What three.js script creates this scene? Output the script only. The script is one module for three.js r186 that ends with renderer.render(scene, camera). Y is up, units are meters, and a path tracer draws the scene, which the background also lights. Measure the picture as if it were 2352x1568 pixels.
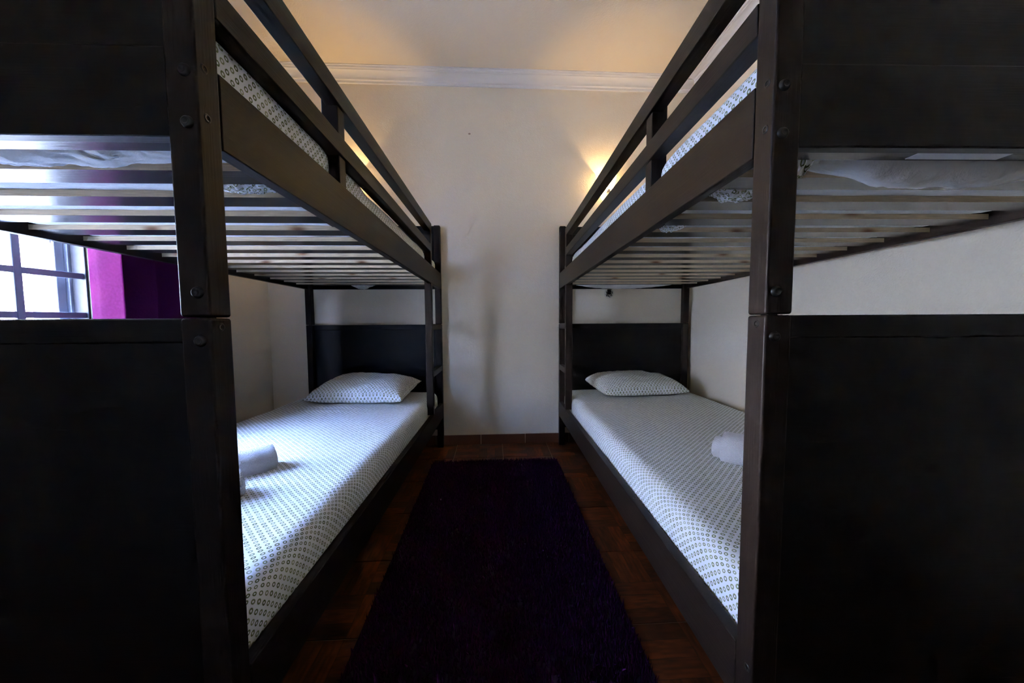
import * as THREE from 'three';
import { RoundedBoxGeometry } from 'three/addons/geometries/RoundedBoxGeometry.js';
import { ImprovedNoise } from 'three/addons/math/ImprovedNoise.js';
import { mergeGeometries } from 'three/addons/utils/BufferGeometryUtils.js';

// ---------------------------------------------------------------- camera, sky, exposure
const scene = new THREE.Scene();
const CAM_H = 0.929;
const camera = new THREE.PerspectiveCamera(2 * Math.atan(784 / 801.9) * 180 / Math.PI, 2352 / 1568, 0.05, 200);
{
  const yaw = 0.0517, pitch = 0.0611, roll = -0.0057;
  const right0 = new THREE.Vector3(Math.cos(yaw), 0, Math.sin(yaw)), ahead0 = new THREE.Vector3(Math.sin(yaw), 0, -Math.cos(yaw));
  const up0 = new THREE.Vector3(0, Math.cos(pitch), 0).addScaledVector(ahead0, Math.sin(pitch));
  const ahead = ahead0.clone().multiplyScalar(Math.cos(pitch)).add(new THREE.Vector3(0, -Math.sin(pitch), 0));
  const right = right0.clone().multiplyScalar(Math.cos(roll)).addScaledVector(up0, Math.sin(roll));
  const up = up0.clone().multiplyScalar(Math.cos(roll)).addScaledVector(right0, -Math.sin(roll));
  camera.quaternion.setFromRotationMatrix(new THREE.Matrix4().makeBasis(right, up, ahead.clone().negate()));
  camera.position.set(0, CAM_H, 0);
}
// a clear sky: deep blue overhead, whiter and brighter towards the horizon all the way round
{
  const w = 64, h = 256, a = new Float32Array(w * h * 4);
  for (let y = 0; y < h; y++) {
    const el = ((y + 0.5) / h - 0.5) * Math.PI, k = Math.exp(-Math.max(0, Math.sin(el)) / 0.16), dip = el < 0 ? 0.35 : 1;
    for (let x = 0; x < w; x++) { const i = 4 * (y * w + x); a[i] = dip * (21 + 13 * k); a[i + 1] = dip * (32.5 + 10 * k); a[i + 2] = dip * (67 + 6 * k); a[i + 3] = 1; }
  }
  const t = new THREE.DataTexture(a, w, h, THREE.RGBAFormat, THREE.FloatType); t.mapping = THREE.EquirectangularReflectionMapping; t.magFilter = THREE.LinearFilter; t.needsUpdate = true;
  scene.background = t; scene.backgroundIntensity = 1.0;
}
// the sun stands behind the house: it lights the white house across the street, never the room itself
const sun = new THREE.DirectionalLight(new THREE.Color().setRGB(0.90, 0.95, 1), 1700);
sun.name = 'sun'; sun.position.set(30, 34, 6); sun.target.position.set(-6, 0, -2); sun.shadow.radius = 1; sun.castShadow = true;
sun.shadow.camera.left = sun.shadow.camera.bottom = -30; sun.shadow.camera.right = sun.shadow.camera.top = 30; sun.shadow.camera.far = 120; sun.shadow.mapSize.set(4096, 4096);
scene.add(sun, sun.target);
const SCONCE_CD = 0.47;                                          // warm wall lamps
const renderer = new THREE.WebGLRenderer({ antialias: true });
renderer.toneMapping = THREE.LinearToneMapping;
renderer.toneMappingExposure = 1.38;
renderer.shadowMap.enabled = true;

// ---------------------------------------------------------------- helpers
const names = new Map();
function numbered(name) {
  const n = names.get(name) ?? 0; names.set(name, n + 1);
  return n ? `${name}_${String(n).padStart(3, '0')}` : name;
}
function tag(o, label, category, group) { o.userData = { ...o.userData, label, category }; if (group) o.userData.group = group; return o; }
function thing(name, label, category, position = [0, 0, 0], turn = 0, group) {
  const g = new THREE.Group(); g.name = numbered(name); g.position.set(...position); g.rotation.y = turn; scene.add(g);
  return tag(g, label, category, group);
}
function part(name, geometry, material, parent) {
  const m = new THREE.Mesh(geometry, material); m.name = parent === scene ? numbered(name) : name; parent.add(m); return m;
}
function struct(name, geometry, material, parent = scene) { const m = part(name, geometry, material, parent); if (parent === scene) m.userData.kind = 'structure'; return m; }
let seed = 7;
const rnd = () => { seed = (seed * 1664525 + 1013904223) >>> 0; return seed / 4294967296; };
const noise = new ImprovedNoise();
const nz = (x, y, z = 0) => noise.noise(x, y, z);
const smooth = (a, b, x) => { const t = Math.min(1, Math.max(0, (x - a) / (b - a))); return t * t * (3 - 2 * t); };

// uv in metres from the way each face looks
function metreUV(g, along = 'z') {
  const p = g.attributes.position, n = g.attributes.normal, uv = new Float32Array(p.count * 2);
  for (let i = 0; i < p.count; i++) {
    const ax = Math.abs(n.getX(i)), ay = Math.abs(n.getY(i)), az = Math.abs(n.getZ(i));
    const x = p.getX(i), y = p.getY(i), z = p.getZ(i);
    let u, v;
    if (ax >= ay && ax >= az) { u = z; v = y; } else if (ay >= az) { u = z; v = x; } else { u = x; v = y; }
    if (along === 'y' ) { const t = u; u = v; v = t; }
    if (along === 'x' && ay >= ax && ay >= az) { u = x; v = z; }
    uv[2 * i] = u; uv[2 * i + 1] = v;
  }
  g.setAttribute('uv', new THREE.BufferAttribute(uv, 2));
  return g;
}
function box(x0, x1, y0, y1, z0, z1, r = 0, along) {
  const w = Math.abs(x1 - x0), h = Math.abs(y1 - y0), d = Math.abs(z1 - z0);
  const g = r ? new RoundedBoxGeometry(w, h, d, 2, Math.min(r, w / 2.05, h / 2.05, d / 2.05)) : new THREE.BoxGeometry(w, h, d);
  g.translate((x0 + x1) / 2, (y0 + y1) / 2, (z0 + z1) / 2);
  return metreUV(g, along ?? (w > h && w > d ? 'x' : h > d ? 'y' : 'z'));
}
// normals averaged over vertices that share a place
function weldNormals(g) {
  g.computeVertexNormals();
  const p = g.attributes.position, n = g.attributes.normal, at = new Map();
  const key = (i) => `${Math.round(p.getX(i) * 2e4)},${Math.round(p.getY(i) * 2e4)},${Math.round(p.getZ(i) * 2e4)}`;
  for (let i = 0; i < p.count; i++) { const k = key(i), s = at.get(k) ?? [0, 0, 0]; s[0] += n.getX(i); s[1] += n.getY(i); s[2] += n.getZ(i); at.set(k, s); }
  for (let i = 0; i < p.count; i++) { const s = at.get(key(i)), l = Math.hypot(...s) || 1; n.setXYZ(i, s[0] / l, s[1] / l, s[2] / l); }
  return g;
}
// a grid of points f(u, v) -> [x, y, z], uv from g(u, v)
function sheet(nu, nv, f, uvf = (u, v) => [u, v], flip = false) {
  const pos = [], uv = [], idx = [];
  for (let j = 0; j <= nv; j++) for (let i = 0; i <= nu; i++) { pos.push(...f(i / nu, j / nv)); uv.push(...uvf(i / nu, j / nv)); }
  for (let j = 0; j < nv; j++) for (let i = 0; i < nu; i++) {
    const a = j * (nu + 1) + i, b = a + 1, c = a + nu + 1, d = c + 1;
    if (flip) idx.push(a, c, b, b, c, d); else idx.push(a, b, c, b, d, c);
  }
  const g = new THREE.BufferGeometry();
  g.setAttribute('position', new THREE.Float32BufferAttribute(pos, 3)); g.setAttribute('uv', new THREE.Float32BufferAttribute(uv, 2)); g.setIndex(idx);
  g.computeVertexNormals();
  return g;
}

// ---------------------------------------------------------------- textures
function canvasTexture(w, h, draw, metresW, metresH, srgb = true) {
  const c = document.createElement('canvas'); c.width = w; c.height = h; draw(c.getContext('2d'), w, h);
  const t = new THREE.CanvasTexture(c); t.wrapS = t.wrapT = THREE.RepeatWrapping; t.repeat.set(1 / metresW, 1 / metresH);
  if (srgb) t.colorSpace = THREE.SRGBColorSpace; t.magFilter = THREE.LinearFilter; t.anisotropy = 8;
  return t;
}
function dataTexture(w, h, f, metresW, metresH, srgb = false) {
  const a = new Uint8Array(w * h * 4);
  for (let y = 0; y < h; y++) for (let x = 0; x < w; x++) { const c = f(x / w, y / h), k = 4 * (y * w + x); for (let i = 0; i < 3; i++) a[k + i] = Math.max(0, Math.min(255, (Array.isArray(c) ? c[i] : c) * 255)); a[k + 3] = 255; }
  const t = new THREE.DataTexture(a, w, h); t.wrapS = t.wrapT = THREE.RepeatWrapping; t.repeat.set(1 / metresW, 1 / metresH); t.magFilter = THREE.LinearFilter;
  if (srgb) t.colorSpace = THREE.SRGBColorSpace; t.needsUpdate = true; return t;
}
// periodic value noise
function tiled(n, s) {
  let q = s >>> 0; const r = () => { q = (q * 1664525 + 1013904223) >>> 0; return q / 4294967296; };
  const v = Array.from({ length: n * n }, r), at = (i, j) => v[((j % n + n) % n) * n + ((i % n + n) % n)];
  return (x, y) => { x *= n; y *= n; const i = Math.floor(x), j = Math.floor(y), a = x - i, b = y - j, sa = a * a * (3 - 2 * a), sb = b * b * (3 - 2 * b); return (at(i, j) * (1 - sa) + at(i + 1, j) * sa) * (1 - sb) + (at(i, j + 1) * (1 - sa) + at(i + 1, j + 1) * sa) * sb; };
}
// bed linen: white cotton with printed olive rings in staggered rows
const PITCH = 0.0213;
function ringTexture(s, cells, px) {
  const size = cells * PITCH;
  return canvasTexture(px, px, (c, w) => {
    let q = s; const r = () => { q = (q * 1664525 + 1013904223) >>> 0; return q / 4294967296; };
    c.fillStyle = 'rgb(240,241,242)'; c.fillRect(0, 0, w, w);
    const k = w / cells;
    for (let j = 0; j < cells; j++) for (let i = 0; i < cells; i++) for (const o of [0.25, 0.75]) {
      const x = (i + o + (r() - 0.5) * 0.05) * k, y = (j + o + (r() - 0.5) * 0.05) * k, t = r();
      const tone = t < 0.3 ? [84, 92, 42] : t < 0.75 ? [108, 116, 66] : [142, 148, 104];
      c.strokeStyle = `rgba(${tone},${0.82 + 0.18 * r()})`;
      c.lineWidth = k * (0.095 + 0.04 * r());
      c.beginPath(); c.ellipse(x, y, k * (0.158 + 0.02 * r()), k * (0.158 + 0.02 * r()), r() * 3, 0, 2 * Math.PI); c.stroke();
    }
  }, size, size);
}
const rings = ringTexture(11, 32, 2048), pillowRings = ringTexture(23, 20, 1024);
const weaveN = tiled(128, 5), weave2 = tiled(32, 9);
const clothBump = dataTexture(512, 512, (x, y) => 0.5 + 0.3 * (weaveN(x, y) - 0.5) + 0.7 * (weave2(x, y) - 0.5), 0.25, 0.25);
const terryN = tiled(128, 71), terry2 = tiled(40, 73);
const terryBump = dataTexture(512, 512, (x, y) => 0.6 * terryN(x, y) + 0.4 * terry2(x, y), 0.16, 0.16);
const wallN = tiled(96, 31), wall2 = tiled(24, 33), wall3 = tiled(6, 35);
const plasterBump = dataTexture(512, 512, (x, y) => 0.55 * wallN(x, y) + 0.3 * wall2(x, y) + 0.15 * wall3(x, y), 0.35, 0.35);
const grainA = tiled(64, 41), grainB = tiled(16, 43);
const grainBump = dataTexture(512, 512, (x, y) => 0.5 * grainA(x / 4, y) + 0.5 * grainB(x / 8 + 0.3, y), 0.6, 0.12);
const pine = dataTexture(1024, 128, (x, y) => {
  const w = grainB(x * 0.5, y) * 0.8, ring = 0.5 + 0.5 * Math.sin((y * 5 + w * 3) * 6.283), fine = grainA(x * 0.5, y);
  const dx = Math.min(Math.abs(x - 0.37), Math.abs(x - 0.83)) * 22, dy = (y - 0.5) * 3.2, knot = Math.exp(-(dx * dx + dy * dy) * 4);
  const m = 0.80 + 0.10 * ring + 0.10 * fine;
  return [0.84 * m * (1 - 0.45 * knot), 0.75 * m * (1 - 0.62 * knot), 0.61 * m * (1 - 0.75 * knot)];
}, 0.9, 0.05, true);
// floor tiles printed like parquet blocks
function woodTile(s) {
  const a = tiled(48, s), b = tiled(12, s + 2);
  return dataTexture(512, 512, (x, y) => {
    const qx = x < 0.5, qy = y < 0.5, across = qx !== qy, u = across ? x : y, v = across ? y : x;
    const plank = Math.floor(v * 6 + s), pv = (v * 6) % 1, tone = 0.75 + 0.5 * ((Math.sin(plank * 91.7 + (qx ? 3 : 0) + (qy ? 7 : 0) + s) + 1) / 2);
    const g = 0.7 * a(u * 0.25 + plank * 0.37, v) + 0.5 * b(u * 0.5 + plank * 0.21, v) ;
    const seam = Math.min(pv, 1 - pv) < 0.03 || Math.min(Math.abs(x - 0.5), x, 1 - x, Math.abs(y - 0.5), y, 1 - y) < 0.004 ? 0.8 : 1;
    const m = tone * (0.55 + 0.65 * g) * seam;
    return [0.33 * m, 0.155 * m, 0.055 * m];
  }, 1, 1, true);
}

// ---------------------------------------------------------------- materials
const std = (o) => new THREE.MeshPhysicalMaterial({ roughness: 0.6, ...o });
const rgb = (r, g, b) => new THREE.Color().setRGB(r, g, b);
const M = {
  wall: std({ color: rgb(0.82, 0.73, 0.57), roughness: 0.85, bumpMap: plasterBump, bumpScale: 0.0012 }),
  ceiling: std({ color: rgb(0.77, 0.69, 0.55), roughness: 0.9, bumpMap: plasterBump, bumpScale: 0.0006 }),
  cornice: std({ color: rgb(0.80, 0.80, 0.79), roughness: 0.7 }),
  grout: std({ color: rgb(0.30, 0.25, 0.21), roughness: 0.9 }),
  skirting: std({ color: rgb(0.115, 0.038, 0.016), roughness: 0.4, bumpMap: grainBump, bumpScale: 0.0003 }),
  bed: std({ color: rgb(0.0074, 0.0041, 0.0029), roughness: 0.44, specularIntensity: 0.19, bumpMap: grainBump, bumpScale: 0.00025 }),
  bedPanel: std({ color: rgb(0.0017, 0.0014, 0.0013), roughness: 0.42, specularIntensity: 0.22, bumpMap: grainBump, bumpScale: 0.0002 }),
  slatDark: std({ color: rgb(0.012, 0.010, 0.0095), roughness: 0.27, specularIntensity: 0.8, bumpMap: grainBump, bumpScale: 0.0002 }),
  pine: std({ map: pine, roughness: 0.6 }),
  bolt: std({ color: rgb(0.016, 0.016, 0.016), metalness: 0.7, roughness: 0.3 }),
  sheet: std({ map: rings, roughness: 0.85, bumpMap: clothBump, bumpScale: 0.0009, sheen: 0.2, sheenRoughness: 0.6 }),
  pillow: std({ map: pillowRings, roughness: 0.85, bumpMap: clothBump, bumpScale: 0.0012, sheen: 0.2, sheenRoughness: 0.6 }),
  plainCloth: std({ color: rgb(0.74, 0.75, 0.76), roughness: 0.9, bumpMap: clothBump, bumpScale: 0.0012, side: THREE.DoubleSide }),
  printCloth: std({ map: rings, roughness: 0.9, bumpMap: clothBump, bumpScale: 0.0012, side: THREE.DoubleSide }),
  towel: std({ color: rgb(0.80, 0.80, 0.83), roughness: 1, bumpMap: terryBump, bumpScale: 0.004, sheen: 0.4, sheenRoughness: 0.8 }),
  curtain: std({ color: rgb(0.040, 0.0024, 0.027), roughness: 0.95, specularIntensity: 0.06, side: THREE.DoubleSide, bumpMap: clothBump, bumpScale: 0.0006 }),
  rugBack: std({ color: rgb(0.012, 0.003, 0.014), roughness: 1 }),
  rugPile: std({ color: rgb(0.034, 0.005, 0.036), specularIntensity: 0.1, roughness: 1 }),
  aluminium: std({ color: rgb(0.34, 0.36, 0.40), roughness: 0.35, metalness: 0.3 }),
  grille: std({ color: rgb(0.16, 0.17, 0.22), roughness: 0.45 }),
  lining: std({ color: rgb(0.022, 0.020, 0.024), roughness: 0.55 }),
  glass: std({ color: rgb(1, 1, 1), roughness: 0.0, transmission: 1, thickness: 0, ior: 1.5 }),
  reveal: std({ color: rgb(0.62, 0.60, 0.60), roughness: 0.8 }),
  frosted: std({ color: rgb(0.92, 0.90, 0.86), roughness: 0.9, transmission: 0.9, thickness: 0, side: THREE.DoubleSide }),
  brass: std({ color: rgb(0.55, 0.5, 0.42), metalness: 0.8, roughness: 0.35 }),
  bulb: std({ color: rgb(1, 0.9, 0.75), emissive: rgb(1, 0.62, 0.28), emissiveIntensity: 6, roughness: 0.4 }),
  pavement: std({ color: rgb(0.34, 0.33, 0.31), roughness: 0.95 }),
  whitewash: std({ color: rgb(0.80, 0.79, 0.77), roughness: 0.9 }),
  black: std({ color: rgb(0.006, 0.006, 0.005), roughness: 0.7 }),
  whitePlastic: std({ color: rgb(0.72, 0.65, 0.54), roughness: 0.6 }),
  plug: std({ color: rgb(0.42, 0.30, 0.21), roughness: 0.9 }),
  paper: std({ color: rgb(0.70, 0.70, 0.70), roughness: 0.7 }),
};

// ---------------------------------------------------------------- the room (x right, y up, z towards the viewer)
const XL = -1.60, XR = 1.455, ZB = -2.587, ZF = 0.30, HC = 2.655, TH = 0.22;
const WIN = { z0: -1.483, z1: -0.60, y0: 0.42, y1: 2.04 };
const TILE = 0.3332;

// floor: slab with grout, a square tile for every tile
const floor = new THREE.Group(); floor.name = 'floor'; floor.userData.kind = 'structure'; scene.add(floor);
struct('slab', box(XL - TH, XR + TH, -0.2, -0.003, ZB - TH, ZF + TH), M.grout, floor);
{
  const mats = [3, 17, 29, 43].map((s) => std({ map: woodTile(s), roughness: 0.4, specularIntensity: 0.6, bumpMap: grainBump, bumpScale: 0.0002 }));
  const J = 0.004, rowZ = [ZB, ZB + 0.2625];
  while (rowZ[rowZ.length - 1] < ZF) rowZ.push(rowZ[rowZ.length - 1] + TILE);
  const colX = []; for (let x = 0.0554 - 6 * TILE; x < XR + TILE; x += TILE) colX.push(x);
  for (let j = 0; j + 1 < rowZ.length; j++) for (let i = 0; i + 1 < colX.length; i++) {
    const x0 = Math.max(colX[i], XL), x1 = Math.min(colX[i + 1], XR), z0 = rowZ[j], z1 = Math.min(rowZ[j + 1], ZF);
    if (x1 - x0 < 0.01 || z1 - z0 < 0.01) continue;
    const g = new THREE.BoxGeometry(x1 - x0 - J, 0.006, z1 - z0 - J); g.translate((x0 + x1) / 2, -0.003 + (rnd() - 0.5) * 0.0004, (z0 + z1) / 2);
    const p = g.attributes.position, uv = g.attributes.uv, turn = rnd() < 0.5;
    for (let k = 0; k < p.count; k++) { const u = (p.getX(k) - colX[i]) / TILE, v = (p.getZ(k) - (z1 - TILE)) / TILE; uv.setXY(k, turn ? v : u, turn ? u : v); }
    struct('tile', g, mats[Math.floor(rnd() * 4)], floor);
  }
}
struct('ceiling', box(XL - TH, XR + TH, HC, HC + 0.2, ZB - TH, ZF + TH), M.ceiling);
struct('wall_back', box(XL - TH, XR + TH, 0, HC, ZB - TH, ZB), M.wall);
struct('wall_right', box(XR, XR + TH, 0, HC, ZB, ZF), M.wall);
struct('wall_front', box(XL - TH, XR + TH, 0, HC, ZF, ZF + TH), M.wall);
struct('wall_left', mergeGeometries([
  box(XL - TH, XL, 0, HC, ZB, WIN.z0), box(XL - TH, XL, 0, HC, WIN.z1, ZF),
  box(XL - TH, XL, 0, WIN.y0, WIN.z0, WIN.z1), box(XL - TH, XL, WIN.y1, HC, WIN.z0, WIN.z1)]), M.wall);
struct('ground', box(XL - TH - 30, XL - TH - 0.01, -0.4, -0.2, -25, 25), M.pavement);
// the sunlit white house across the street, which the room's daylight comes from; seen burnt out through the window
{
  const h = thing('house', 'sunlit white house across the street, burnt out behind the window bars', 'house', [-9.5, -0.2, -3]);
  part('facade', box(-0.3, 0, 0, 4.0, -9, 11), M.whitewash, h);
  part('parapet', box(-0.34, 0.04, 4.0, 4.1, -9.04, 11.04, 0.01), M.whitewash, h);
}

// skirting tiles along the walls, each its own piece
function skirting(name, x0, x1, z, alongX, first, inward) {
  const g = new THREE.Group(); g.name = name; g.userData.kind = 'structure'; scene.add(g);
  for (let a = first; a < x1; a += TILE) {
    const s = Math.max(a, x0), e = Math.min(a + TILE, x1); if (e - s < 0.01) continue;
    part('skirting_tile', alongX ? box(s + 0.0015, e - 0.0015, 0, 0.0725, z, z + inward * 0.009, 0.0025) : box(z, z + inward * 0.009, 0, 0.0725, s + 0.0015, e - 0.0015, 0.0025), M.skirting, g);
  }
}
skirting('baseboard_back', XL, XR, ZB, true, -0.104 - 5 * TILE, 1);
skirting('baseboard_left', ZB + 0.01, ZF, XL, false, ZB, 1);
skirting('baseboard_right', ZB + 0.01, ZF, XR, false, ZB, -1);

// plaster cornice: stepped profile swept along three walls
{
  const prof = [[0, -0.080], [0.010, -0.080], [0.012, -0.066], [0.020, -0.064]];
  for (let i = 0; i <= 8; i++) { const a = i / 8 * Math.PI / 2; prof.push([0.022 + 0.038 * (1 - Math.cos(a)), -0.062 + 0.038 * Math.sin(a)]); }
  prof.push([0.062, -0.018], [0.070, -0.016], [0.072, -0.006], [0.080, -0.005], [0.080, 0], [0, 0]);
  const run = (name, len, place) => {
    const s = new THREE.Shape(prof.map(([a, b]) => new THREE.Vector2(a, b)));
    const g = new THREE.ExtrudeGeometry(s, { depth: len, bevelEnabled: false }); place(g); metreUV(g);
    struct(name, g, M.cornice);
  };
  run('trim_1', XR - XL, (g) => { g.rotateY(-Math.PI / 2); g.translate(XR, HC, ZB); });
  run('trim_2', ZF - ZB - 0.08, (g) => { g.translate(XL, HC, ZB + 0.08); });
  run('trim_3', ZF - ZB - 0.08, (g) => { g.rotateY(Math.PI); g.translate(XR, HC, ZF); });
}

// window in the left wall: aluminium frame, two panes, a grid of bars, sill
{
  const w = new THREE.Group(); w.name = 'window_1'; w.userData.kind = 'structure'; scene.add(w);
  const xf = XL - 0.058, { z0, z1, y0, y1 } = WIN, zm = (z0 + z1) / 2;
  const frame = (za, zb, xa, xb, t) => [box(xa, xb, y0, y1, za, za + t, 0.003), box(xa, xb, y0, y1, zb - t, zb, 0.003), box(xa, xb, y0, y0 + t, za + t, zb - t, 0.003), box(xa, xb, y1 - t, y1, za + t, zb - t, 0.003)];
  part('window_frame', mergeGeometries(frame(z0, z1, xf - 0.07, xf, 0.016)), M.aluminium, w);
  part('lining', mergeGeometries(frame(z0, z1, xf + 0.0005, XL - 0.004, 0.008)), M.lining, w);
  for (const [za, zb, x] of [[z0 + 0.016, zm + 0.02, xf - 0.012], [zm - 0.02, z1 - 0.016, xf - 0.044]]) {
    const s = part('sash', mergeGeometries(frame(za, zb, x - 0.022, x, 0.03)), M.aluminium, w);
    part('pane', box(x - 0.0135, x - 0.0095, y0 + 0.03, y1 - 0.03, za + 0.03, zb - 0.03), M.glass, s);
  }
  const xb = XL - 0.012;
  for (let z = -1.284; z < z1 - 0.03; z += 0.163) part('bar', box(xb - 0.011, xb, y0 + 0.02, y1, z - 0.0115, z + 0.0115, 0.003), M.grille, w);
  for (let y = 0.957 - 3 * 0.153; y < y1 - 0.05; y += 0.153) part('bar', box(xb - 0.010, xb - 0.001, y - 0.0115, y + 0.0115, z0, z1, 0.003), M.grille, w);
  part('sill', box(XL - TH - 0.03, xf - 0.071, y0, y0 + 0.02, z0, z1, 0.004), M.reveal, w);
}

// ---------------------------------------------------------------- bunk beds
const TAU = 0.0168, LEN = 2.045, W = 0.951, PO = 0.042;
// the beds stand a little higher at the near end: raise what stands above the feet
const lift = (l) => TAU * (LEN - l);
function raise(g) {
  const p = g.attributes.position;
  for (let i = 0; i < p.count; i++) { const y = p.getY(i); p.setY(i, y + lift(-p.getZ(i)) * smooth(0.0, 0.18, y)); }
  return g;
}
const BEDS = {
  left: { s: -1, x: -0.4066, d: 0.5236, a: 0.0154, ladder: [1.661, 1.699] },
  right: { s: 1, x: 0.419, d: 0.5185, a: 0.0293, ladder: [1.742, 1.783] },
};
const place = (b) => [[b.x, 0, -b.d], -b.a];
const boltCap = new THREE.LatheGeometry([[0.0, 0.0025], [0.0032, 0.0025], [0.0034, 0.0048], [0.0055, 0.0046], [0.0075, 0.0030], [0.0086, 0.0]].map(([a, b]) => new THREE.Vector2(a, b)), 18).rotateX(Math.PI / 2);
const boltFlush = new THREE.LatheGeometry([[0.0, -0.004], [0.0026, -0.004], [0.0028, 0.0008], [0.0052, 0.0012], [0.0062, 0.0]].map(([a, b]) => new THREE.Vector2(a, b)), 18).rotateX(Math.PI / 2);

function makeBed(side, label) {
  const b = BEDS[side], [pos, turn] = place(b), s = b.s;
  const bed = thing('bunk_bed', label, 'bunk bed', pos, turn, 'black-brown bunk beds');
  // box in bed axes: out from the aisle plane, up, along from the near end
  const bx = (o0, o1, y0, y1, l0, l1, r = 0.003, along) => raise(box(s > 0 ? o0 : -o1, s > 0 ? o1 : -o0, y0, y1, -l1, -l0, r, along));
  const add = (name, g, m = M.bed, parent = bed) => part(name, g, m, parent);
  // posts: a lower and an upper length at each corner
  for (const l of [0, LEN - PO]) for (const o of [0, W - PO]) {
    add('post', bx(o, o + PO, 0, 0.9003, l, l + PO, 0.0042));
    add('post', bx(o, o + PO, 0.9017, 1.598, l, l + PO, 0.0042));
    add('dowel', bx(o + 0.013, o + 0.029, 0.89, 0.91, l + 0.013, l + 0.029, 0.001), M.bolt);
  }
  // end frames: rails with a recessed panel, below and above
  for (const far of [0, 1]) {
    const at = (a, c) => (far ? [LEN - c, LEN - a] : [a, c]);
    const oi = PO, oo = W - PO;
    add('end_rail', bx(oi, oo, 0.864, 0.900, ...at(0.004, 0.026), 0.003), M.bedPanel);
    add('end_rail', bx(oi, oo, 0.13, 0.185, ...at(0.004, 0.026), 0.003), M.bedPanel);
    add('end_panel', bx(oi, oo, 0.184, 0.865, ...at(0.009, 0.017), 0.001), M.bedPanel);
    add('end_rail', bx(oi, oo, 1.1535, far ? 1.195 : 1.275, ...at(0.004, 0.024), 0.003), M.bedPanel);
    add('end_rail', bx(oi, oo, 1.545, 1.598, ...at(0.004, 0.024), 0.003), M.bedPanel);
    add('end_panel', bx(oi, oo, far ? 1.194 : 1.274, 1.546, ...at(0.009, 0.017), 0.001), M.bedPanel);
  }
  // long rails, aisle side and wall side
  for (const [o0, o1] of [[0, 0.025], [W - 0.025, W]]) {
    add('side_rail', bx(o0, o1, 0.2202, 0.3292, PO, LEN - PO, 0.0025));
    add('side_rail', bx(o0, o1, 1.153, 1.2647, PO, LEN - PO, 0.0025));
  }
  // guard rails with their support, and the ladder
  const [a, c] = b.ladder;
  add('guard_rail', bx(0, 0.038, 1.4695, 1.5209, PO, a, 0.0025));
  add('guard_rail', bx(0, 0.038, 1.3427, 1.392, PO, a, 0.0025));
  add('guard_support', bx(0.007, 0.050, 1.165, 1.5195, 0.455, 0.495, 0.003));
  add('ladder_rail', bx(0.0, 0.043, 1.2647, 1.5209, a, c, 0.003));
  add('ladder_rail', bx(0.0252, 0.043, 1.15, 1.268, a, c, 0.002));
  add('ladder_rail', bx(0.0, 0.043, 0.3292, 1.153, a, c, 0.003));
  add('rung', bx(0.0, 0.030, 0.864, 0.902, c, LEN - PO, 0.003));
  add('rung', bx(0.0, 0.030, 0.566, 0.605, c, LEN - PO, 0.003));
  // slats: raw pine edges, dark faces
  for (const [y, n] of [[1.170, 15], [0.237, 15]]) for (let k = 0; k < n; k++) {
    const l = 0.0205 + 0.1316 * k, g = bx(0.0252, W - 0.0252, y, y + 0.0145, l, l + 0.060, 0, 'x');
    g.attributes.uv.array.forEach((v, i, arr) => { arr[i] = v + (i % 2 ? 0.013 * k : 0.23 * k); });
    add('slat', g, [M.pine, M.pine, M.slatDark, M.slatDark, M.pine, M.pine]);
  }
  // bolts
  for (const y of [1.240, 1.171, 0.9365, 0.867]) { const m = add('bolt', boltCap, M.bolt); m.position.set(s * 0.0145, y + lift(0), 0.0); }
  for (const [y, l] of [[1.252, 0.015], [1.185, 0.016], [0.887, 0.020], [0.311, 0.012], [0.25, 0.012]]) { const m = add('bolt', boltFlush, M.bolt); m.position.set(0, y + lift(l) , -l); m.rotation.y = -s * Math.PI / 2; }
  if (side === 'right') {
    add('paper_label', bx(0.290, 0.452, 1.1688, 1.1699, 0.052, 0.0745, 0, 'x'), M.paper).userData.label = 'pale paper label stuck under the nearest slat';
    const m = add('bolt', boltFlush, M.bolt); m.position.set(0.012, 0.3293 + lift(0.55), -0.55); m.rotation.x = -Math.PI / 2;
  }
  return bed;
}
makeBed('left', 'black-brown wooden bunk bed on the left, beside the barred window and purple curtain');
makeBed('right', 'black-brown wooden bunk bed on the right, against the bare cream wall');

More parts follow.
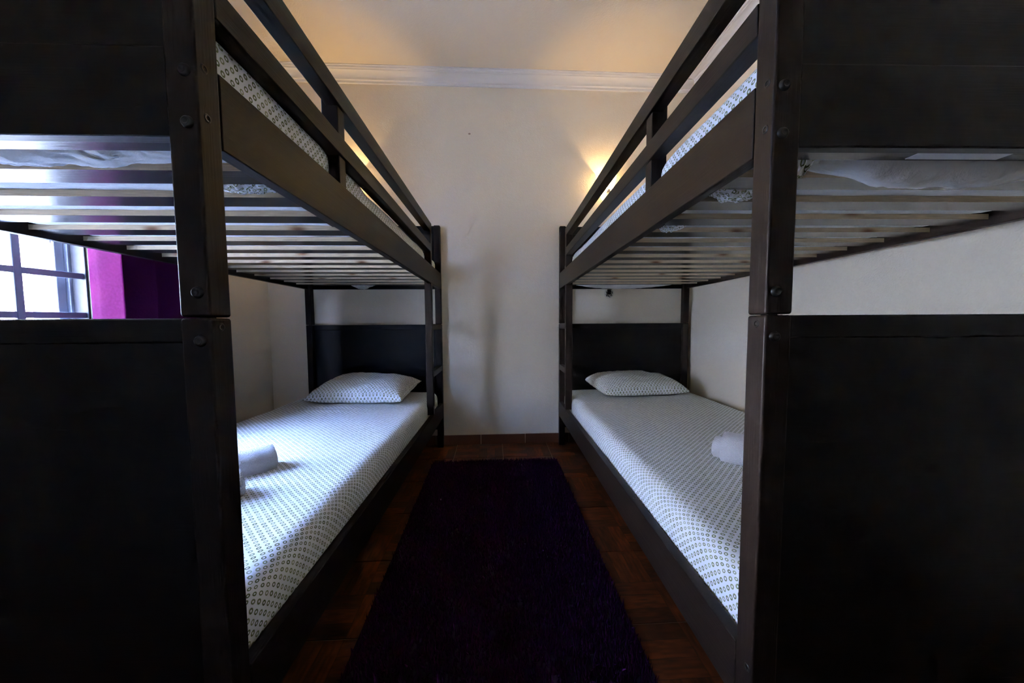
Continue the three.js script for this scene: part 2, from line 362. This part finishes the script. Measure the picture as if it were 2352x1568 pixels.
// ---------------------------------------------------------------- mattresses in fitted sheets
function roundedSlab(x0, x1, y0, y1, z0, z1, r, nx, ny, nzz, displace) {
  const faces = [];
  // each side of the slab as a grid, corners rounded towards an inner box
  const round = (x, y, z) => {
    const cx = Math.min(x1 - r, Math.max(x0 + r, x)), cy = Math.min(y1 - r, Math.max(y0 + r, y)), cz = Math.min(z1 - r, Math.max(z0 + r, z));
    const dx = x - cx, dy = y - cy, dz = z - cz, len = Math.hypot(dx, dy, dz);
    if (len < 1e-9) return [x, y, z];
    return displace([cx + dx / len * r, cy + dy / len * r, cz + dz / len * r], [dx / len, dy / len, dz / len]);
  };
  const ease = (t, n) => t;
  const X = (u) => x0 + (x1 - x0) * u, Y = (v) => y0 + (y1 - y0) * v, Z = (v) => z0 + (z1 - z0) * v;
  const top = sheet(nx, nzz, (u, v) => round(X(u), y1, Z(v)), (u, v) => [X(u), Z(v)], true);
  const left = sheet(ny, nzz, (u, v) => round(x0, Y(u), Z(v)), (u, v) => [x0 - (y1 - Y(u)), Z(v)], true);
  const right = sheet(ny, nzz, (u, v) => round(x1, Y(1 - u), Z(v)), (u, v) => [x1 + (y1 - Y(1 - u)), Z(v)], true);
  const far = sheet(nx, ny, (u, v) => round(X(u), Y(v), z0), (u, v) => [X(u), z0 - (y1 - Y(v))], true);
  const near = sheet(nx, ny, (u, v) => round(X(u), Y(1 - v), z1), (u, v) => [X(u), z1 + (y1 - Y(1 - v))], true);
  const bottom = sheet(nx, nzz, (u, v) => round(X(u), y0, Z(1 - v)), (u, v) => [X(u), Z(1 - v)], true);
  return { cover: weldNormals(mergeGeometries([top, left, right, far, near])), bottom: weldNormals(bottom) };
}
function makeMattress(side, level, label) {
  const b = BEDS[side], [pos, turn] = place(b), s = b.s, y0 = level ? 1.1855 : 0.2525, top = level ? (side === 'left' ? 1.374 : 1.352) : 0.418;
  const m = thing('mattress', label, 'mattress', pos, turn, 'mattresses in ring-print sheets');
  const q = (side === 'left' ? 3.7 : 9.1) + level * 5.3;
  const { cover, bottom } = roundedSlab(s > 0 ? 0.030 : -(W - 0.030), s > 0 ? W - 0.030 : -0.030, y0, top, -(LEN - 0.032), -0.030, 0.05, 56, 10, 120, ([x, y, z], n) => {
    const up = Math.max(0, n[1]), l = -z, o = Math.abs(x);
    let d = 0.006 * nz(x * 3 + q, z * 2.2, q) * (0.4 + up) + 0.0022 * nz(x * 11, z * 9 + q, y * 9);
    // the fitted sheet puckers towards its hem, and the mattress sags where it is open to the side
    d += (1 - up) * 0.003 * nz(z * 22 + q, y * 6, x * 22) * smooth(top - 0.03, y0, y);
    if (!level && side === 'left') { const w = l - 1.50 - 0.10 * (o - 0.5); d += up * (0.007 * Math.exp(-(w * w) / 0.0006) + 0.006 * Math.exp(-((w + 0.075) ** 2) / 0.0004)) * smooth(0.25, 0.5, o) * smooth(0.95, 0.7, o); }
    if (!level && side === 'right') { const w = l - 1.56 + 0.05 * o; d += up * 0.004 * Math.exp(-(w * w) / 0.0004) * smooth(0.7, 0.35, o); }
    if (level && side === 'left') d -= up * 0.019 * smooth(0.64, 0.74, l);
    if (o < 0.1) d -= 0.012 * Math.exp(-(((l - b.ladder[0] - 0.02) / 0.06) ** 2)) + (level ? 0.012 * Math.exp(-(((l - 0.5) / 0.05) ** 2)) : 0);
    if (n[1] < -0.5) { d = 0.003 * nz(x * 9 + q, z * 14, q) ; const gap = ((l - 0.0205) / 0.1316) % 1; if (gap > 0.46) d += 0.006 * Math.sin((gap - 0.46) / 0.54 * Math.PI) ; else d = Math.min(d, 0.0004); }
    return [x + n[0] * d, y + n[1] * d, z + n[2] * d];
  });
  part('fitted_sheet', raise(cover), M.sheet, m);
  part('underside', raise(bottom), M.plainCloth, m).userData.label = 'plain white underside showing between the slats';
  return m;
}
// loose cloth hanging through the slats: a swag between two ends
function swag(mattress, side, o0, o1, l0, l1, yTop, depth, mat, sd, skew = 0.5) {
  const s = BEDS[side].s;
  const g = sheet(64, 16, (u, v) => {
    const o = o0 + (o1 - o0) * u, l = l0 + (l1 - l0) * v + 0.010 * nz(u * 15 + v * 3, v * 2, sd + 4) * Math.sin(Math.PI * v), peak = u < skew ? u / skew * 0.5 : 0.5 + (u - skew) / (1 - skew) * 0.5;
    const e = Math.pow(Math.sin(Math.PI * peak), 0.8), c = Math.pow(Math.sin(Math.PI * Math.min(1, Math.max(0, v))), 0.55);
    const fold = 0.0085 * nz(u * 8 + sd - v * 1.5, v * 1.6 + u * 2, sd) + 0.0050 * nz(u * 26 - v * 7, sd, v * 1.5) + 0.0016 * Math.sin(u * 70 + v * 12 + 5 * nz(u * 6, v, sd));
    return [s * o, yTop - depth * e * c + fold * (0.2 + e) * c * (1 - 0.75 * Math.exp(-(((v - 0.5) / 0.16) ** 2))), -l];
  }, (u, v) => [o0 + (o1 - o0) * u, l0 + (l1 - l0) * 1.8 * v], s < 0);
  part('loose_hem', raise(g), mat, mattress);
}
const mLL = makeMattress('left', 0, 'lower left mattress in a white sheet with olive rings, bathed in window light');
const mLU = makeMattress('left', 1, 'upper mattress of the left bunk, ring-print sheet showing behind its guard rail');
const mRL = makeMattress('right', 0, 'lower right mattress in a white sheet with olive rings, beside the bare wall');
const mRU = makeMattress('right', 1, 'upper mattress of the right bunk, with white cloth sagging through its slats');
swag(mRU, 'right', 0.16, 0.72, 0.082, 0.150, 1.184, 0.047, M.plainCloth, 2.3, 0.40);
swag(mRU, 'right', 0.085, 0.155, 0.084, 0.150, 1.184, 0.040, M.printCloth, 4.1);
swag(mRU, 'right', 0.045, 0.175, 0.215, 0.28, 1.184, 0.026, M.printCloth, 6.6);
swag(mRU, 'right', 0.045, 0.14, 0.475, 0.535, 1.184, 0.022, M.printCloth, 7.6);
swag(mRU, 'right', 0.10, 0.84, 1.925, 2.03, 1.184, 0.036, M.plainCloth, 8.2, 0.42);
swag(mLU, 'left', 0.10, 0.60, 0.083, 0.150, 1.184, 0.018, M.plainCloth, 3.9);
swag(mLU, 'left', 0.03, 0.20, 0.215, 0.28, 1.184, 0.016, M.printCloth, 5.2);
swag(mLU, 'left', 0.46, 0.62, 1.925, 2.03, 1.184, 0.034, M.plainCloth, 9.4);

// ---------------------------------------------------------------- pillows
function makePillow(side, label, o, l, turn, tilt, w, d, h, q) {
  const b = BEDS[side], [pos, bt] = place(b);
  const g0 = thing('pillow', label, 'pillow', pos, bt, 'ring-print pillows');
  const half = (up) => sheet(56, 40, (u, v) => {
    const a = u * 2 - 1, c = v * 2 - 1, ea = Math.abs(a), ec = Math.abs(c);
    const full = Math.pow(Math.max(0, 1 - ea ** 3.2), 0.5) * Math.pow(Math.max(0, 1 - ec ** 3.0), 0.46);
    const pin = 1 - 0.07 * (1 - ea ** 4) * ec ** 6, pin2 = 1 - 0.06 * (1 - ec ** 4) * ea ** 6;   // corners stick out
    const x = a * w / 2 * pin2, z = c * d / 2 * pin;
    const edge = Math.max(ea, ec) ** 5;
    let y = (up ? 0.62 : -0.38) * h * full + 0.010 * nz(a * 2.4 + q, c * 2.2, up ? q : q + 9) * full + 0.006 * nz(a * 6, c * 7 + q, q) * (0.3 + edge) * (full > 0.02 ? 1 : 0.4);
    y += (0.007 * nz(a * 9 + q, c * 3.5, q + 2) + 0.004 * nz(a * 16 - c * 8, c * 5 + q, q)) * full * (0.25 + 0.75 * Math.max(ea ** 3, ec ** 2)) - 0.010 * Math.exp(-((a * 0.8 + c * 0.5 - 0.25) ** 2) / 0.02) * full * (up ? 1 : 0);
    return [x, y, z];
  }, (u, v) => [u * w, v * d + (up ? 0 : 0.7)], up);
  const cover = weldNormals(mergeGeometries([half(true), half(false)]));
  cover.rotateX(tilt); cover.rotateY(turn);
  const top = 0.418 + lift(l), p = cover.attributes.position; let low = 1; for (let i = 0; i < p.count; i++) low = Math.min(low, p.getY(i));
  // the underside flattens on the mattress
  for (let i = 0; i < p.count; i++) { const y = p.getY(i) - low; p.setY(i, y < 0.035 ? 0.035 - (0.035 - y) * 0.55 - 0.0158 : y - 0.0158); }
  cover.translate(b.s * o, top + 0.004, -l); weldNormals(cover);
  part('pillowcase', cover, M.pillow, g0);
}
makePillow('left', 'ring-print pillow on the lower left bunk, its right side shadowed by the headboard corner', 0.450, 1.77, -0.05, 0.10, 0.60, 0.42, 0.15, 1.7);
makePillow('right', 'flatter ring-print pillow on the lower right bunk, lying askew by the headboard', 0.50, 1.875, 0.10, 0.07, 0.59, 0.42, 0.135, 5.9);

// ---------------------------------------------------------------- towels
function rollGeometry(len, rx, ry, q) {
  const g = sheet(96, 40, (u, v) => {
    const f = u * Math.PI * 2; let t, k;
    if (v < 0.2) { t = 0; k = v / 0.2; } else if (v > 0.8) { t = 1; k = (1 - v) / 0.2; } else { t = (v - 0.2) / 0.6; k = 1; }
    const soft = t === 0 || t === 1 ? 0 : Math.min(1, Math.min(t, 1 - t) * 8);
    const r = k * (0.95 + 0.05 * soft) * (1 + 0.03 * nz(Math.cos(f) * 2 + q, Math.sin(f) * 2, t * 5)), dish = k < 1 ? 0.006 * Math.sin((k * 2.6 + u) * Math.PI * 2) - 0.006 * (1 - k) : 0;
    let y = Math.sin(f) * ry * r; if (y < -ry * 0.72) y = -ry * 0.72 + (y + ry * 0.72) * 0.15;
    return [(t - 0.5) * len + (t === 0 ? -dish : t === 1 ? dish : 0), y, Math.cos(f) * rx * r];
  }, (u, v) => [u * 2 * Math.PI * rx, v * len * 1.6], false);
  return weldNormals(g);
}
function makeTowel(side, label, o, l, turn, len, rx, ry, q, inner) {
  const b = BEDS[side], [pos, bt] = place(b), t = thing('towel', label, 'towel', pos, bt, 'rolled white towels');
  const lay = (g, y) => { g.rotateY(turn); g.translate(b.s * o, 0.418 + lift(l) + y, -l); return g; };
  part('rolled_cloth', lay(rollGeometry(len, rx, ry, q), ry * 0.745), M.towel, t);
  if (inner) { const g = rollGeometry(len, rx * 0.72, ry * 0.70, q + 3); g.translate(-b.s * inner, 0, 0); part('inner_fold', lay(g, ry * 0.66), M.towel, t); }
}
makeTowel('left', 'larger white rolled towel across the lower left bunk, its rounded end clear of the post', 0.478, 0.535, 0.73, 0.36, 0.050, 0.044, 1.1, 0);
makeTowel('left', 'white towel almost hidden by the left post, in front of the larger roll', 0.380, 0.414, 0.73, 0.17, 0.040, 0.040, 4.4, 0);
makeTowel('right', 'white towel folded in two layers on the lower right bunk', 0.470, 0.545, -0.76, 0.30, 0.062, 0.054, 7.7, 0.026);

// ---------------------------------------------------------------- rug
{
  const r = thing('rug', 'dark purple shaggy runner rug on the wood-look floor between the beds', 'rug', [0, 0, 0]);
  const x0 = -0.404, x1 = 0.410, z0 = -2.243, z1 = -0.05;
  part('backing', box(x0, x1, 0.0004, 0.008, z0, z1, 0.003), M.rugBack, r);
  const n = 42000, tuft = new THREE.ConeGeometry(0.0032, 0.022, 3, 1).translate(0, 0.011, 0);
  const pile = new THREE.InstancedMesh(tuft, M.rugPile, n); pile.name = 'pile'; pile.userData = { kind: 'stuff', label: 'shaggy dark purple pile' };
  const o = new THREE.Object3D(), col = new THREE.Color();
  for (let i = 0; i < n; i++) {
    o.position.set(x0 + 0.004 + (x1 - x0 - 0.008) * rnd(), 0.006, z0 + 0.003 + (z1 - z0 - 0.006) * rnd());
    o.rotation.set((rnd() - 0.5) * 1.1, rnd() * 6.28, (rnd() - 0.5) * 1.1); o.scale.set(0.8 + 0.7 * rnd(), 0.7 + 0.5 * rnd(), 0.8 + 0.7 * rnd()); o.updateMatrix();
    pile.setMatrixAt(i, o.matrix); const k = 0.6 + 0.8 * rnd(); pile.setColorAt(i, col.setRGB(k, k, k * (0.8 + 0.4 * rnd())));
  }
  r.add(pile);
}

// ---------------------------------------------------------------- curtain beside the window
{
  const z0 = -1.338, z1 = -1.80, yA = 0.03, yB = 2.26, folds = 3;
  const t = thing('curtain', 'purple curtain hanging in folds to the right of the window', 'curtain', [XL + 0.18, 0, 0]);
  // seen from above: it comes out of the window recess, turns, and hangs along the wall in deep folds
  const path = (u, v) => {
    const k = 0.16, w = 0.006 * nz(u * 24, v * 4, 1);
    if (u < k) { const t = u / k; return [-0.128 + 0.160 * smooth(0, 1, t) + 0.010 * Math.sin(t * 9) + w, -1.437 + 0.047 * t + 0.012 * (v - 0.4)]; }
    const t = (u - k) / (1 - k), ph = t * folds * Math.PI * 2 + 0.5 * nz(t * 5, v * 1.3, 3), a = (0.050 + 0.014 * nz(t * 4, v * 2, 8)) * smooth(0, 0.06, t);
    return [0.032 - a + a * Math.cos(ph) + w, -1.390 + (z1 + 1.390) * t + 0.018 * Math.sin(ph) * smooth(0, 0.1, t) + 0.012 * (v - 0.4) * (1 - t)];
  };
  const strip = (ya, yb, nv, out) => sheet(180, nv, (u, v) => { const y = ya + (yb - ya) * v, p = path(u, (y - yA) / (yB - yA)); return [p[0] + out, y, p[1]]; }, (u, v) => [u * 1.1, v * (yb - ya)]);
  part('cloth', strip(yA, yB, 40, 0), M.curtain, t);
  part('hem', strip(yA, yA + 0.05, 2, 0.003), M.curtain, t);
  const rod = thing('curtain_rod', 'dark curtain rod on brackets above the window', 'curtain rod', [XL + 0.18, 2.28, 0]);
  part('pole', new THREE.CylinderGeometry(0.011, 0.011, 1.95, 14).rotateX(Math.PI / 2).translate(0, 0, -1.12), M.bolt, rod);
  for (const z of [-0.25, -2.05]) part('bracket', box(-0.18, 0.0, -0.008, 0.008, z - 0.006, z + 0.006, 0.002), M.bolt, rod);
  for (const z of [-0.14, -2.10]) part('finial', new THREE.SphereGeometry(0.018, 16, 12).translate(0, 0, z), M.bolt, rod);
}

// ---------------------------------------------------------------- wall lamps
function sconce(x, label) {
  const y0 = 1.800, y1 = 1.985, z = ZB;
  const s = thing('wall_lamp', label, 'wall lamp', [x, y0, z], 0, 'lit wall lamps');
  // half bowl, open at the top, its rim against the wall
  const g = sheet(40, 20, (u, v) => {
    const f = u * Math.PI, k = 0.26 + 0.74 * Math.pow(v, 0.62);
    return [-Math.cos(f) * 0.074 * k, v * (y1 - y0), 0.0005 + Math.sin(f) * 0.130 * k];
  }, (u, v) => [u, v]);
  part('shade', g, M.frosted, s);
  part('shade_base', sheet(24, 4, (u, v) => { const f = u * Math.PI, k = 0.26 * v; return [-Math.cos(f) * 0.074 * k, 0, 0.0005 + Math.sin(f) * 0.130 * k]; }), M.frosted, s);
  part('back_plate', box(-0.02, 0.02, 0.03, 0.14, 0, 0.006, 0.002), M.brass, s);
  part('arm', box(-0.006, 0.006, 0.040, 0.050, 0.005, 0.075, 0.003), M.whitePlastic, s);
  part('holder', new THREE.CylinderGeometry(0.011, 0.013, 0.05, 16).translate(0, 0.06, 0.068), M.whitePlastic, s);
  part('bulb', new THREE.SphereGeometry(0.015, 20, 14).scale(1, 1.3, 1).translate(0, 0.100, 0.068), M.bulb, s);
  const lamp = new THREE.PointLight(new THREE.Color().setRGB(1, 0.66, 0.29), SCONCE_CD, 0, 2); lamp.name = 'lamp'; lamp.position.set(0, 0.100, 0.068); lamp.shadow.radius = 0.6; s.add(lamp);
}
sconce(0.828, 'lit frosted half-bowl wall lamp glimpsed through the guard rail of the right bunk');
sconce(-1.0, 'lit wall lamp behind the guard rail of the left bunk, showing mostly its warm glow');

// ---------------------------------------------------------------- small things on the back wall
{
  const t = thing('wall_outlet', 'small round outlet with ragged black core on the wall under the right upper bunk', 'outlet', [0.862, 1.124, ZB]);
  part('ring', new THREE.LatheGeometry([[0.0, 0.0015], [0.030, 0.0015], [0.035, 0.003], [0.0365, 0.0]].map(([a, b]) => new THREE.Vector2(a, b)), 32).rotateX(Math.PI / 2), M.whitePlastic, t);
  part('core', box(-0.013, 0.012, -0.009, 0.03, 0.001, 0.010, 0.003), M.black, t);
  for (let i = 0; i < 30; i++) {
    const f = i / 30 * Math.PI * 2 + (rnd() - 0.5) * 0.2, r = 0.015 + 0.014 * rnd();
    const g = new THREE.BoxGeometry(0.005 + 0.006 * rnd(), 0.0026 + 0.003 * rnd(), 0.004); g.rotateZ(rnd() * 3.14); g.translate(Math.cos(f) * r, Math.sin(f) * r, 0.0028);
    part('black_flake', g, M.black, t);
  }
  const n = thing('wall_plug', 'tiny brown plugged nail hole high on the cream back wall', 'wall plug', [-0.162, 2.256, ZB]);
  part('plug_face', new THREE.LatheGeometry([[0, 0.0015], [0.006, 0.001], [0.0075, 0]].map(([a, b]) => new THREE.Vector2(a, b)), 14).rotateX(Math.PI / 2).scale(1.2, 0.8, 1), M.plug, n);
}

scene.traverse((o) => { if (o.isMesh) { o.castShadow = true; o.receiveShadow = true; } if (o.isPointLight) o.castShadow = true; });
renderer.render(scene, camera);
